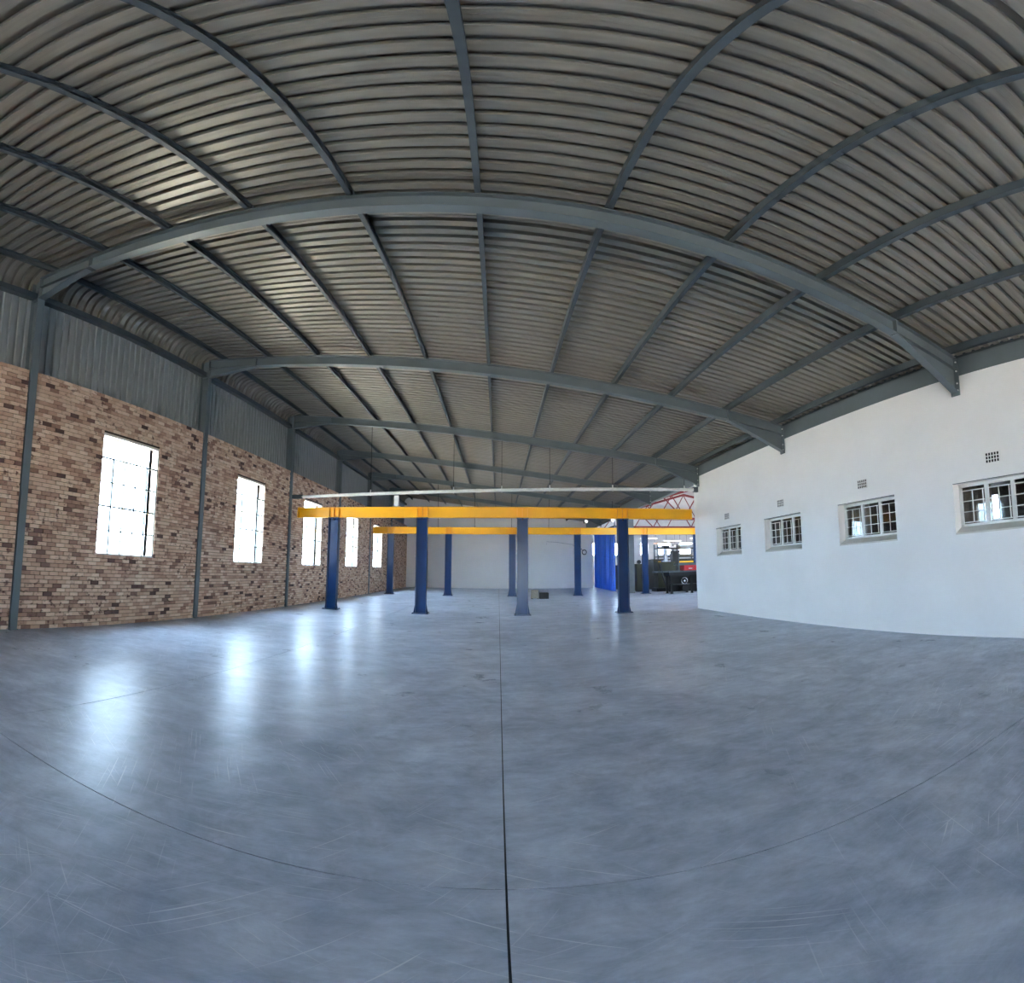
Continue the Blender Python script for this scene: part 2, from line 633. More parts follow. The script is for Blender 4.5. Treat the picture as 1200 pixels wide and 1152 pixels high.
# ------------------------------------------------------------------ roof
ceiling = thing('ceiling', (0, 0, 0), None, None)
ceiling['kind'] = 'structure'
path = []
TX = -7.80
RB = 0.42
ca, sa = math.cos(ALPHA), math.sin(ALPHA)
def zs(x): return zr(x) + 0.152 / ca            # underside of the roof pans
def ray_pts():
    out = []
    for x in (8.05, 4.0, 0.0, -4.0, TX):
        out.append((x, zs(x), sa, ca))          # outward normal of the slope
    cx, cz = TX - RB*sa, zs(TX) - RB*ca
    n = 10
    for k in range(1, n + 1):
        a = (PI/2 - ALPHA) + (PI/2 + ALPHA)*k/n
        out.append((cx + RB*math.cos(a), cz + RB*math.sin(a), math.cos(a), math.sin(a)))
    x, z = out[-1][0], out[-1][1]
    out.append((x, 7.22, -1, 0))
    return out
path = ray_pts()
RP = 0.2133
prof = rib_profile(RP, 4, 0.062, 0.012, 0.075)
rs = MB()
for (x, z, nx, nz) in path:
    for yy, o in prof:
        rs.v.append((x + nx*o, yy, z + nz*o))
m = len(prof)
for a in range(len(path) - 1):
    for b in range(m - 1):
        rs.f.append((a*m + b, a*m + b + 1, (a+1)*m + b + 1, (a+1)*m + b))
# the turned-down lap at the sheet's edge, a thin line seen from below
i = len(rs.v)
for (x, z, nx, nz) in path:
    rs.v += [(x, 0.0, z), (x - nx*0.006, 0.0, z - nz*0.006), (x - nx*0.006, 0.012, z - nz*0.006), (x, 0.012, z)]
for a in range(len(path) - 1):
    for b in range(3):
        rs.f.append((i + a*4 + b, i + (a+1)*4 + b, i + (a+1)*4 + b + 1, i + a*4 + b + 1))
roof_me = rs.mesh('roof_sheet', 'roof_sheet')
y = YB
while y < YF - 0.02:
    link('roof_sheet', roof_me, ceiling, (0, y, 0))
    y += 4*RP

# ------------------------------------------------------------------ white wall on the right, offices behind
wr = MB()
for a, b in intervals(YB, YC, WIN_R):
    wr.box(XR, XR + 0.25, a, b, 0, 5.23)
for a, b in WIN_R:
    wr.box(XR, XR + 0.25, a, b, RZ1, 5.23)
    wr.box(XR, XR + 0.25, a, b, 0, RZ0 - 0.001)
wall_right = struct('wall_right', wr, 'white_wall')
AIRB = [(4.235, 3.415), (7.70, 3.41), (11.07, 3.395), (14.38, 3.38)]
for yc, zc in AIRB:
    ab = part('air_brick', MB().box(XR - 0.004, XR + 0.02, yc - 0.15, yc + 0.15, zc - 0.10, zc + 0.10), 'slot_dark', wall_right)  # dark backing plate stands in for the shade inside the slots
    g = MB()
    for k in range(6):
        yy = yc - 0.15 + 0.30*k/5
        w = 0.008
        g.box(XR - 0.016, XR - 0.003, yy - w, yy + w, zc - 0.10, zc + 0.10)
    for k in range(4):
        zz = zc - 0.10 + 0.20*k/3
        g.box(XR - 0.016, XR - 0.003, yc - 0.15, yc + 0.15, zz - 0.007, zz + 0.007)
    part('grille', g, 'white_wall', ab)

# steel band on top of the white wall, running on as eaves beam over the side bay
t1 = struct('trim_1', MB().box(XR - 0.02, XR + 0.14, YB, YC + 0.2, 5.23, 5.62), 'steel_grey')
t2 = struct('trim_2', MB().box(XR - 0.02, XR + 0.2, YC + 0.2, YF, 5.02, 5.62), 'steel_grey')
t3 = struct('trim_3', MB().box(XR + 0.15, XR + 0.22, YB, YF, 5.53, 5.79), 'steel_dark')
# girt at the head of the cladding
t4 = struct('trim_4', MB().box(-8.24, -8.08, YB, YF, 7.20, 7.34), 'steel_dark')

# far wall, white, under the roof slope
struct('wall_back', MB().prism_y([(-8.4, 0), (8.2, 0), (8.2, zs(8.2) + 0.12), (-8.4, zs(-8.4) + 0.12)], YF, YF + 0.25), 'far_wall')
# rear wall behind the viewer with the open roller door
rw = MB()
rw.box(-8.36, -2.6, YB - 0.25, YB, 0, 7.9).box(2.6, 7.9, YB - 0.25, YB, 0, 7.9).box(-2.6, 2.6, YB - 0.25, YB, 2.6, 7.9)
struct('wall_front', rw, 'white_wall')

# office strip behind the white wall
oc = MB()
oc.box(11.4, 11.6, YB, 6.24, 0, 3.4).box(11.4, 11.6, 6.5, YC, 0, 3.4).box(11.4, 11.6, 6.24, 6.5, 0, 2.55).box(11.4, 11.6, 6.24, 6.5, 3.2, 3.4)
oc.box(7.9, 11.6, YB - 0.2, YB, 0, 3.4).box(7.9, 11.6, YC - 0.2, YC, 0, 5.23)
oc.box(7.9, 11.4, 9.2, 9.3, 0, 3.4)
struct('wall_office', oc, 'office_wall')
struct('ceiling_office', MB().box(7.9, 11.6, YB, YC - 0.2, 3.4, 3.55), 'office_wall')

# ------------------------------------------------------------------ tall steel windows in the brick wall
def bar_y(mb, x, y0, y1, z, w):  mb.box(x - 0.016, x + 0.016, y0, y1, z - w/2, z + w/2)
def bar_z(mb, x, y, z0, z1, w):  mb.box(x - 0.016, x + 0.016, y - w/2, y + w/2, z0, z1)
WX = -8.045
nwin = 0
def tall_window(a, b, full=True):
    global nwin
    nwin += 1
    w = thing('window_%d' % nwin, (WX, (a + b)/2, WZ0), None, None)
    w['kind'] = 'structure'
    w['label'] = ['tall multi-pane steel window, farthest from the far white wall', 'tall multi-pane steel window, fourth from the far white wall',
                  'tall multi-pane steel window, third from the far white wall', 'tall multi-pane steel window, second from the far white wall',
                  'tall multi-pane steel window nearest the far white wall'][nwin - 1] if nwin <= 5 else 'tall multi-pane steel window beside the open rear door'
    fm = MB()
    for yy in (a + 0.02, b - 0.02):
        bar_z(fm, WX, yy, WZ0, WZ1, 0.03)
    for zz in (WZ0 + 0.02, WZ1 - 0.02):
        bar_y(fm, WX, a, b, zz, 0.04)
    part('window_frame', fm, 'white_paint', w)
    H, Wd = WZ1 - WZ0, b - a
    zl = [WZ0 + H*k/5 for k in range(6)]
    yl = [a + Wd*k/5 for k in range(6)]
    for k in range(1, 5):
        mb = MB()
        bar_y(mb, WX, a, b, zl[k], 0.04 if k in (2, 4) else 0.03)
        part('glazing_bar', mb, 'steel_grey', w)
    for k in range(1, 5):
        mb = MB()
        bar_z(mb, WX, yl[k], WZ0, zl[4], 0.04 if k in (1, 4) else 0.03)
        part('glazing_bar', mb, 'steel_grey', w)
    sash = MB()
    for yy in (yl[1], yl[4]):
        sash.box(WX + 0.016, WX + 0.034, yy - 0.012, yy + 0.012, zl[2], zl[4])
    for zz in (zl[2], zl[4]):
        sash.box(WX + 0.016, WX + 0.034, yl[1], yl[4], zz - 0.012, zz + 0.012)
    part('opening_sash', sash, 'steel_grey', w)
    part('sash_stay', MB().box(WX + 0.03, WX + 0.05, yl[2] + 0.1, yl[3], zl[2] + 0.02, zl[2] + 0.035), 'steel_dark', w)
    for r in range(4):
        for c in range(5):
            part('pane', MB().box(WX - 0.003, WX + 0.003, yl[c] + 0.01, yl[c+1] - 0.01, zl[r] + 0.01, zl[r+1] - 0.01), 'window_glass', w)
    part('pane', MB().box(WX - 0.003, WX + 0.003, a + 0.02, b - 0.02, zl[4] + 0.01, WZ1 - 0.02), 'window_glass', w)
    part('sill', MB().prism_y([(-8.40, WZ0 - 0.03), (WX - 0.02, WZ0 - 0.0), (WX - 0.02, WZ0 + 0.01), (-8.40, WZ0 - 0.01)], a, b), 'reveal_plaster', w)
for a, b in WIN_L + WIN_L_REAR:
    tall_window(a, b)

# ------------------------------------------------------------------ barred office windows in the white wall
def office_window(a, b, lab):
    global nwin
    nwin += 1
    w = thing('window_%d' % nwin, (XR, (a + b)/2, RZ0), None, None)
    w['kind'] = 'structure'
    w['label'] = lab
    X = XR + 0.20
    zi0, zi1 = 2.19, RZ1 - 0.02
    part('sloped_sill', MB().prism_y([(XR - 0.012, RZ0 - 0.03), (XR - 0.012, RZ0), (X + 0.03, zi0), (X + 0.03, RZ0 - 0.03)], a + 0.001, b - 0.001), 'sill_beige', w)
    fm = MB()
    for yy in (a + 0.03, b - 0.03):
        fm.box(X, X + 0.05, yy - 0.03, yy + 0.03, zi0 - 0.02, RZ1)
    fm.box(X, X + 0.05, a, b, zi0 - 0.02, zi0 + 0.03).box(X, X + 0.05, a, b, RZ1 - 0.06, RZ1)
    part('window_frame', fm, 'white_paint', w)
    L3 = [a + 0.06, a + 0.06 + (b - a - 0.12)/3, a + 0.06 + 2*(b - a - 0.12)/3, b - 0.06]
    for k in (1, 2):
        part('mullion', MB().box(X - 0.005, X + 0.05, L3[k] - 0.035, L3[k] + 0.035, zi0, RZ1 - 0.04), 'white_paint', w)
    for k in range(3):
        y0, y1 = L3[k] + (0.035 if k else 0), L3[k+1] - (0.035 if k < 2 else 0)
        part('pane', MB().box(X + 0.022, X + 0.028, y0, y1, zi0 + 0.03, RZ1 - 0.06), 'window_glass', w)
        # welded burglar bars of this light
        g = MB()
        r = 0.008
        yb = [y0 + 0.03, (y0 + y1)/2, y1 - 0.03]
        zb = [zi0 + 0.06, zi0 + 0.27, zi0 + 0.48, RZ1 - 0.14]
        for yy in yb:
            g.box(X - 0.03, X - 0.03 + 2*r, yy - r, yy + r, zb[0], zb[-1])
        for zz in zb:
            g.box(X - 0.032, X - 0.032 + 2*r, y0, y1, zz - r, zz + r)
        part('burglar_bar', g, 'white_paint', w)
    part('head_shadow_line', MB().box(XR - 0.006, XR + 0.01, a, b, RZ1 - 0.004, RZ1 + 0.008), 'steel_dark', w)  # dark strip drawing the shadow line under the head of the opening
office_window(*WIN_R[0], 'barred white office window in the white wall, farthest from its open corner')
office_window(*WIN_R[1], 'barred white office window in the white wall, third from its open corner')
office_window(*WIN_R[2], 'barred white office window in the white wall, second from its open corner')
office_window(*WIN_R[3], 'barred white office window in the white wall, nearest its open corner')
# curtains inside the offices
def drape(x, y0, y1, z0, z1, label, group):
    mb = MB()
    n = int((y1 - y0)/0.03)
    poly = []
    for k in range(n + 1):
        yy = y0 + (y1 - y0)*k/n
        poly.append((x + 0.02*math.sin(k*1.1), yy))
    full = poly + [(px + 0.008, py) for px, py in reversed(poly)]
    mb.prism_z(full, z0, z1)
    solo('window_curtain', mb, 'office_curtain', (x, (y0 + y1)/2, z0), label, 'curtain', group, True)
drape(8.05, 4.55, 5.3, 1.5, 3.2, 'grey-brown curtain drawn at one side inside the office window farthest from the wall corner', 'office curtains')
drape(8.05, 7.9, 8.75, 1.5, 3.2, 'grey-brown curtain drawn at one side inside the third office window from the wall corner', 'office curtains')

# ------------------------------------------------------------------ portal frames
def i_section_z(mb, x0, x1, yc, w, tw, tf, z0, z1):
    """upright H section, flanges at x0 and x1"""
    mb.box(x0, x0 + tf, yc - w/2, yc + w/2, z0, z1)
    mb.box(x1 - tf, x1, yc - w/2, yc + w/2, z0, z1)
    mb.box(x0 + tf, x1 - tf, yc - tw/2, yc + tw/2, z0, z1)
    return mb
RD = 0.27          # rafter depth
def build_frame():
    f = thing('portal_frame', (XL, 0, 0), 'x', 'steel frame', 'portal frames spanning the hall')
    base = f.location
    def P(name, mb, mt='steel_grey', parent=f):
        sh = tuple(base)
        return link(name, mb.mesh(name, mt, False, sh), parent)
    zt = zr(-8.0)
    col = P('column', i_section_z(MB(), -8.23, -7.965, 0, 0.17, 0.012, 0.016, 0, zt - 0.02))
    P('base_plate', MB().box(-8.235, -7.93, -0.095, 0.095, 0, 0.02))
    # rafter: top and bottom flange and web following the slope
    xa, xb = -7.965, 7.60
    def strip(zo0, zo1, w):
        return MB().prism_y([(xa, zr(xa) + zo0), (xb, zr(xb) + zo0), (xb, zr(xb) + zo1), (xa, zr(xa) + zo1)], -w/2, w/2)
    raf = P('rafter', strip(-RD + 0.014, -0.014, 0.012))
    P('top_flange', strip(-0.014, 0, 0.165), parent=raf)
    P('bottom_flange', strip(-RD, -RD + 0.014, 0.165), parent=raf)
    # splice plates beside the haunches
    for x in (5.87, -6.4):
        P('splice_plate', MB().prism_y([(x - 0.012, zr(x) - RD - 0.02), (x + 0.012, zr(x) - RD - 0.02), (x + 0.012, zr(x) + 0.004), (x - 0.012, zr(x) + 0.004)], -0.085, 0.085), parent=raf)
    # haunch at the white wall: web and sloping lower flange
    hx = 5.87
    zb_ = 4.86
    h = P('haunch', MB().prism_y([(hx, zr(hx) - RD), (xb, zr(xb) - RD), (xb, zb_ + 0.02)], -0.006, 0.006))
    P('haunch_flange', MB().prism_y([(hx, zr(hx) - RD - 0.016), (hx, zr(hx) - RD), (xb, zb_ + 0.016), (xb, zb_)], -0.0825, 0.0825), parent=h)
    # cut beam forming the brace: a second narrow strip so that a dark slot stays open
    ep = P('end_plate', MB().box(7.60, 7.626, -0.10, 0.10, 4.80, 5.60))
    for z in (4.90, 5.05, 5.32, 5.52):
        for yy in (-0.07, 0.07):
            P('bolt', MB().box(7.575, 7.602, yy - 0.013, yy + 0.013, z - 0.013, z + 0.013), 'pipe_zinc', ep)
    # haunch at the column
    hx2 = -6.45
    h2 = P('haunch', MB().prism_y([(xa, zr(xa) - RD), (xa, 7.16), (hx2, zr(hx2) - RD)], -0.006, 0.006))
    P('haunch_flange', MB().prism_y([(xa, 7.15), (hx2, zr(hx2) - RD - 0.016), (hx2, zr(hx2) - RD), (xa, 7.166)], -0.0825, 0.0825), parent=h2)
    for x in (-7.99,):
        P('stiffener', MB().box(-8.21, -7.985, -0.08, 0.08, 7.15, 7.165))
    return f
fr0 = build_frame()
flabels = ['grey-blue steel portal frame nearest the open rear door',
           'grey-blue steel portal frame, second from the open rear door',
           'grey-blue steel portal frame standing farthest from the far white wall',
           'grey-blue steel portal frame, column between fourth and fifth tall windows from the far wall',
           'grey-blue steel portal frame at the open corner of the white wall, above the long pipe',
           'grey-blue steel portal frame, column between second and third tall windows from the far wall',
           'grey-blue steel portal frame with column between the two tall windows nearest the far wall',
           'grey-blue steel portal frame closest to the far white wall']
for k, yy in enumerate(FR_Y):
    if k < 2:
        continue          # out of view behind the viewer
    o = fr0 if k == 2 else copy_tree(fr0)
    o.location = (XL, yy, 0)
    o['label'] = flabels[k]

# ------------------------------------------------------------------ purlins: cold-formed lipped channels
PX = [-7.55, -6.06, -4.60, -3.18, -1.77, -0.26, 1.25, 2.80, 4.30, 5.87, 7.42]
ords = ['first', 'second', 'third', 'fourth', 'fifth', 'sixth', 'seventh', 'eighth', 'ninth', 'tenth']
for k, x in enumerate(PX):
    z = zr(x)
    d, w, t, lip = 0.152, 0.07, 0.006, 0.022
    poly = [(0, 0), (w, 0), (w, lip), (w - t, lip), (w - t, t), (t, t), (t, d - t), (w - t, d - t), (w - t, d - lip), (w, d - lip), (w, d), (0, d)]
    if x < 5.0:
        poly = [(x - 0.035 + a, z + b - SL*0 + (a - 0.035)*SL) for a, b in poly]
    else:
        poly = [(x - 0.035 + a, z + b + (a - 0.035)*SL) for a, b in poly]
    lab = 'grey steel roof purlin running the length of the hall, ' + (('%s from the brick wall' % ords[k]) if k < 10 else 'lowest, right against the white wall')
    root = thing('roof_purlin', (x, 0, z), lab, 'purlin', 'roof purlins')
    part('channel', MB().prism_y(poly, YB, YF - 0.02), 'steel_dark', root)
    for yy in FR_Y[1:]:
        part('cleat', MB().box(x + 0.036, x + 0.044, yy - 0.05, yy + 0.05, z + 0.002 - 0.005, z + 0.11), 'steel_dark', root)

# ------------------------------------------------------------------ gantry: blue posts and yellow beams
def build_post(h):
    p = thing('gantry_post', (0, 0, 0), 'x', 'post', 'x')
    W2, D2 = 0.20, 0.11
    sh = part('web', MB().box(-W2 + 0.014, W2 - 0.014, -0.008, 0.008, 0.025, h - 0.02), 'blue_paint', p, world=False)
    part('flange', MB().box(-W2, -W2 + 0.014, -D2, D2, 0.025, h - 0.02), 'blue_paint', p, world=False)
    part('flange', MB().box(W2 - 0.014, W2, -D2, D2, 0.025, h - 0.02), 'blue_paint', p, world=False)
    b = part('base_plate', MB().box(-0.30, 0.30, -0.22, 0.22, 0, 0.025), 'blue_paint', p, world=False)
    for sx in (-0.26, 0.26):
        for sy in (-0.17, 0.17):
            n = MB().prism_z([(sx + 0.02*math.cos(q*PI/3), sy + 0.02*math.sin(q*PI/3)) for q in range(6)], 0.025, 0.05)
            part('anchor_bolt', n, 'dark_iron', b, world=False)
    for s in (-1, 1):
        part('gusset', MB().prism_y([(s*W2, 0.025), (s*0.27, 0.025), (s*W2, 0.42)], -0.006, 0.006), 'blue_paint', p, world=False)
    part('cap_plate', MB().box(-W2 - 0.02, W2 + 0.02, -0.12, 0.12, h - 0.02, h), 'blue_paint', p, world=False)
    part('bolt', MB().box(-0.02, 0.02, -0.115, -0.075, h - 0.10, h - 0.02), 'dark_iron', p, world=False)
    return p
Y1, Y2 = 17.1, 28.9
FZ0, FZ1 = 3.55, 3.95
BZ0, BZ1 = 3.82, 4.25
FX = [-6.28, -2.82, 0.87, 4.63]
BX = [-6.76, -3.10, 0.84, 4.90, 9.30, 12.95]
fl_ = ['navy blue steel gantry post under the front yellow beam, beside the brick wall',
       'navy blue steel gantry post under the front yellow beam, second from the brick wall',
       'shiny blue steel gantry post under the front yellow beam, third from the brick wall',
       'blue steel gantry post under the front yellow beam, nearest the white wall corner']
bl_ = ['blue steel gantry post under the rear yellow beam, beside the brick wall',
       'blue steel gantry post under the rear yellow beam, second from the brick wall',
       'blue steel gantry post under the rear yellow beam, third from the brick wall',
       'blue steel gantry post under the rear yellow beam, beside the blue curtain',
       'dark blue gantry post under the rear yellow beam, just past the grey concrete column',
       'dark blue gantry post under the rear yellow beam, behind the red machine']
p0 = build_post(FZ0)
for k, x in enumerate(FX):
    o = p0 if k == 0 else copy_tree(p0)
    o.location = (x, Y1, 0)
    o['label'], o['group'] = fl_[k], 'posts of the front gantry'
p1 = build_post(BZ0)
for k, x in enumerate(BX):
    o = p1 if k == 0 else copy_tree(p1)
    o.location = (x, Y2, 0)
    o['label'], o['group'] = bl_[k], 'posts of the rear gantry'

def gantry_beam(x0, x1, y, z0, z1, posts, lab):
    b = thing('gantry_beam', ((x0 + x1)/2, y, z0), lab, 'beam', 'yellow gantry beams')
    part('web', MB().box(x0, x1, y - 0.008, y + 0.008, z0 + 0.02, z1 - 0.02), 'yellow_paint', b)
    part('flange', MB().box(x0, x1, y - 0.11, y + 0.11, z0, z0 + 0.02), 'yellow_paint', b)
    part('flange', MB().box(x0, x1, y - 0.11, y + 0.11, z1 - 0.02, z1), 'yellow_paint', b)
    for px in posts:
        for dx in (-0.19, 0.0, 0.19):
            part('stiffener', MB().box(px + dx - 0.008, px + dx + 0.008, y - 0.105, y + 0.105, z0 + 0.02, z1 - 0.02), 'yellow_paint', b)
    part('end_plate', MB().box(x1, x1 + 0.02, y - 0.11, y + 0.11, z0, z1), 'yellow_paint', b)
    part('end_plate', MB().box(x0 - 0.02, x0, y - 0.11, y + 0.11, z0, z1), 'yellow_paint', b)
    return b
gantry_beam(-7.8, 7.45, Y1, FZ0, FZ1, FX, 'long yellow steel beam of the front gantry, reaching the white wall corner')
gantry_beam(-7.9, 15.2, Y2, BZ0, BZ1, BX, 'long yellow steel beam of the rear gantry, passing over the blue curtain')

# ------------------------------------------------------------------ overhead pipe above the front beam
pipe = thing('overhead_pipe', (0, 16.8, 4.5), 'pale zinc pipe hung on thin rods above the front yellow beam', 'pipe')
A, B = Vector((-7.55, 16.75, 4.34)), Vector((7.6, 16.75, 4.70))
def on(t): return A.lerp(B, t)
part('tube', MB().tube([on(k/12) for k in range(13)], 0.062, 16), 'pipe_zinc', pipe, True)
part('end_bracket', MB().box(-7.95, -7.5, 16.69, 16.81, 4.27, 4.42), 'steel_dark', pipe)
part('end_bracket', MB().box(7.45, 7.63, 16.68, 16.82, 4.60, 4.80), 'steel_dark', pipe)
for t in (0.185, 0.39, 0.505, 0.62, 0.775, 0.965):
    c = on(t)
    ring = part('clamp', MB().tube([c - Vector((0.02, 0, 0)), c + Vector((0.02, 0, 0))], 0.078, 14).box(c.x - 0.02, c.x + 0.02, 16.73, 16.77, c.z + 0.05, c.z + 0.16), 'pipe_zinc', pipe)
    top = zr(c.x) - RD
    part('hanger_rod', MB().tube([(c.x, 16.75, c.z + 0.14), (c.x, 16.72, top)], 0.009, 6), 'dark_iron', ring)
for t in (0.30, 0.45, 0.70, 0.9):
    c = on(t)
    part('coupling', MB().tube([c - Vector((0.09, 0, 0)), c + Vector((0.09, 0, 0))], 0.07, 14), 'pipe_zinc', pipe, True)
st = thing('pipe_stand', (-3.78, 16.98, FZ1), 'short pale steel stub standing on the front yellow beam under the pipe', 'bracket')
part('upright', MB().box(-3.86, -3.70, 16.86, 17.02, FZ1, 4.36), 'pipe_zinc', st)
part('foot_plate', MB().box(-3.92, -3.64, 17.0 - 0.16, 17.0 + 0.10, FZ1, FZ1 + 0.012), 'pipe_zinc', st)

# thin rods holding the rear beam from the roof
for x, w in ((-3.75, 'first'), (-1.48, 'second'), (0.80, 'third'), (3.10, 'fourth')):
    r = thing('beam_hanger', (x, Y2, BZ1), 'thin dark rod from roof to rear yellow beam, %s from the brick wall' % w, 'rod', 'rods holding the rear beam')
    part('rod', MB().tube([(x, Y2, BZ1 + 0.01), (x, Y2 - 0.4, zr(x) + 0.01)], 0.012, 6), 'dark_iron', r)
    part('nut_plate', MB().box(x - 0.05, x + 0.05, Y2 - 0.05, Y2 + 0.05, BZ1, BZ1 + 0.015), 'dark_iron', r)

# ------------------------------------------------------------------ small things on floor and far wall
bk = thing('concrete_block', (2.0, 26.5, 0), 'beige concrete block standing on the floor beside a front gantry post', 'block')
part('body', MB().prism_y([(1.82, 0.03), (2.26, 0.03), (2.22, 0.44), (1.86, 0.44)], 26.3, 26.75), 'concrete_block', bk)
part('lid', MB().box(1.85, 2.23, 26.28, 26.77, 0.44, 0.50), 'concrete_block', bk)
for q in (1.84, 2.16):
    part('skid', MB().box(q, q + 0.08, 26.3, 26.75, 0, 0.03), 'rubber', bk)
tr = thing('dark_tray', (2.55, 26.5, 0), 'low dark open trough lying beside the beige concrete block', 'tray')  # low dark open box filling the dark patch beside the block
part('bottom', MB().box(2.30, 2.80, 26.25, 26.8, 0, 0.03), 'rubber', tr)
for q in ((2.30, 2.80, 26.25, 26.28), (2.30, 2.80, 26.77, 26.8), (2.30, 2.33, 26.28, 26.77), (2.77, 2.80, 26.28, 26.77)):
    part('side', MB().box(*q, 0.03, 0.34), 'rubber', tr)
cl = thing('cable_coil', (7.43, YF - 0.12, 3.0), 'black cable coil hanging on the far white wall beside the blue curtain', 'cable')
part('coil', MB().tube([(7.43 + 0.19*math.cos(q*PI/12), YF - 0.12, 3.12 + 0.2*math.sin(q*PI/12)) for q in range(24)], 0.035, 8, True), 'dark_iron', cl, True)
part('lead', MB().tube([(7.30, YF - 0.12, 3.28), (7.1, YF - 0.1, 3.46), (6.85, YF - 0.08, 3.50), (6.6, YF - 0.06, 3.52)], 0.02, 6), 'dark_iron', cl, True)
part('hook', MB().box(7.41, 7.45, YF - 0.16, YF - 0.002, 3.3, 3.36), 'dark_iron', cl)
solo('wall_wire', MB().tube([(4.15, YF - 0.015, 3.80), (4.15, YF - 0.015, 4.05), (5.0, YF - 0.015, 4.0), (6.4, YF - 0.015, 3.80), (6.6, YF - 0.015, 3.62)], 0.012, 6), 'concrete_post', (4.15, YF - 0.015, 3.8),
     'thin grey wire clipped to the far white wall behind the gantry', 'wire')
for x, yy, z, lab in ((6.63, 35.0, 5.30, 'small round floodlight under the dark eaves near the far wall'),
                      (7.0, 28.1, 4.66, 'small round floodlight hung near the rear yellow beam by the white wall side')):
    fl2 = thing('flood_lamp', (x, yy, z), lab, 'lamp', 'floodlights under the eaves')
    part('housing', MB().tube([(x, yy + 0.12, z), (x, yy + 0.06, z), (x, yy, z)], 0.13, 14), 'dark_iron', fl2)
    part('lens', MB().tube([(x, yy, z), (x, yy - 0.03, z)], 0.115, 14), 'flood_light', fl2)
    part('stem', MB().tube([(x, yy + 0.08, z + 0.1), (x, yy + 0.08, zs(x) + 0.005)], 0.015, 6), 'dark_iron', fl2)

# ------------------------------------------------------------------ blue strip curtain and concrete column
ct = thing('blue_curtain', (8.45, 37, 0), 'tall bright blue vinyl curtain hanging in folds beside the far white wall', 'curtain')
def curtain_panel(y0, y1, name):
    n = int((y1 - y0)/0.06)
    poly = [(8.62 - 0.035*(37 - (y0 + (y1 - y0)*k/n)) * 0 - 0.30*((41.4 - (y0 + (y1 - y0)*k/n))/8.4) + 0.07*math.sin(k*0.55) + 0.03*math.sin(k*1.7 + 1), y0 + (y1 - y0)*k/n) for k in range(n + 1)]
    full = poly + [(px + 0.006, py) for px, py in reversed(poly)]
    part(name, MB().prism_z(full, 0.0, 4.7), 'blue_vinyl', ct, True)
for k in range(4):
    curtain_panel(33.0 + 2.1*k, 33.0 + 2.1*(k + 1) + 0.03, 'curtain_panel')
part('rail', MB().box(8.25, 8.68, 32.9, 41.5, 4.7, 4.78), 'steel_dark', ct)
for q in ((8.3, 8.36, 32.9, 33.0), (8.5, 8.56, 40.2, 40.3)):
    part('rail_hanger', MB().box(*q, 4.78, 5.4), 'steel_dark', ct)
gp = thing('concrete_column', (8.70, 30.2, 0), 'square grey concrete column standing between the blue curtain and the machines', 'column')
part('shaft', MB().box(8.44, 8.90, 30.0, 30.4, 0, 5.02), 'concrete_post', gp)
part('corner_guard', MB().box(8.43, 8.47, 29.99, 30.03, 0, 1.2), 'steel_grey', gp)
part('head_plate', MB().box(8.36, 8.98, 29.92, 30.48, 5.02, 5.05), 'steel_grey', gp)

# ------------------------------------------------------------------ side bay: shell
wbb = MB().box(8.2, 26, 48, 48.2, 0, 3.1).box(8.2, 26, 48, 48.2, 4.3, 8.7)
for q in range(8):
    wbb.box(8.2 + q*2.55, 9.3 + q*2.55 if q < 7 else 26, 48, 48.2, 3.1, 4.3)
struct('wall_bay_back', wbb, 'workshop_white')
struct('wall_bay_left', MB().box(8.0, 8.2, YF + 0.25, 48, 0, 5.9), 'workshop_white')
struct('wall_bay_right', MB().box(25.8, 26, 17, 48, 0, 4.2).box(25.8, 26, 17, 48, 5.6, 7.0).box(25.8, 26, 32, 48, 4.2, 5.6), 'workshop_white')  # high gap in this unseen wall, added to let light into the bay
struct('wall_bay_front', MB().box(11.6, 26, 16.9, 17.1, 0, 7.5), 'workshop_white')
bayroof = thing('ceiling_bay', (0, 0, 0), None, None)
bayroof['kind'] = 'structure'
bs = MB()
pr = rib_profile(0.2133, 4, 0.055, 0.022, 0.04)
for x, z in ((7.9, 5.9), (17.0, 8.6), (26.1, 6.9)):
    for yy, o in pr:
        bs.v.append((x, yy, z + o))
for a in range(2):
    for b in range(len(pr) - 1):
        bs.f.append((a*len(pr) + b, a*len(pr) + b + 1, (a+1)*len(pr) + b + 1, (a+1)*len(pr) + b))
bay_me = bs.mesh('roof_sheet', 'workshop_roof')
y = 17.0
k = 0
while y < 48.2:
    link('roof_sheet', bay_me, bayroof, (0, y, 0))
    y += 4*0.2133
    k += 1
def bz(x): return 5.9 + (x - 7.9)*2.7/9.1 if x < 17 else 8.6 - (x - 17)*1.7/9.1
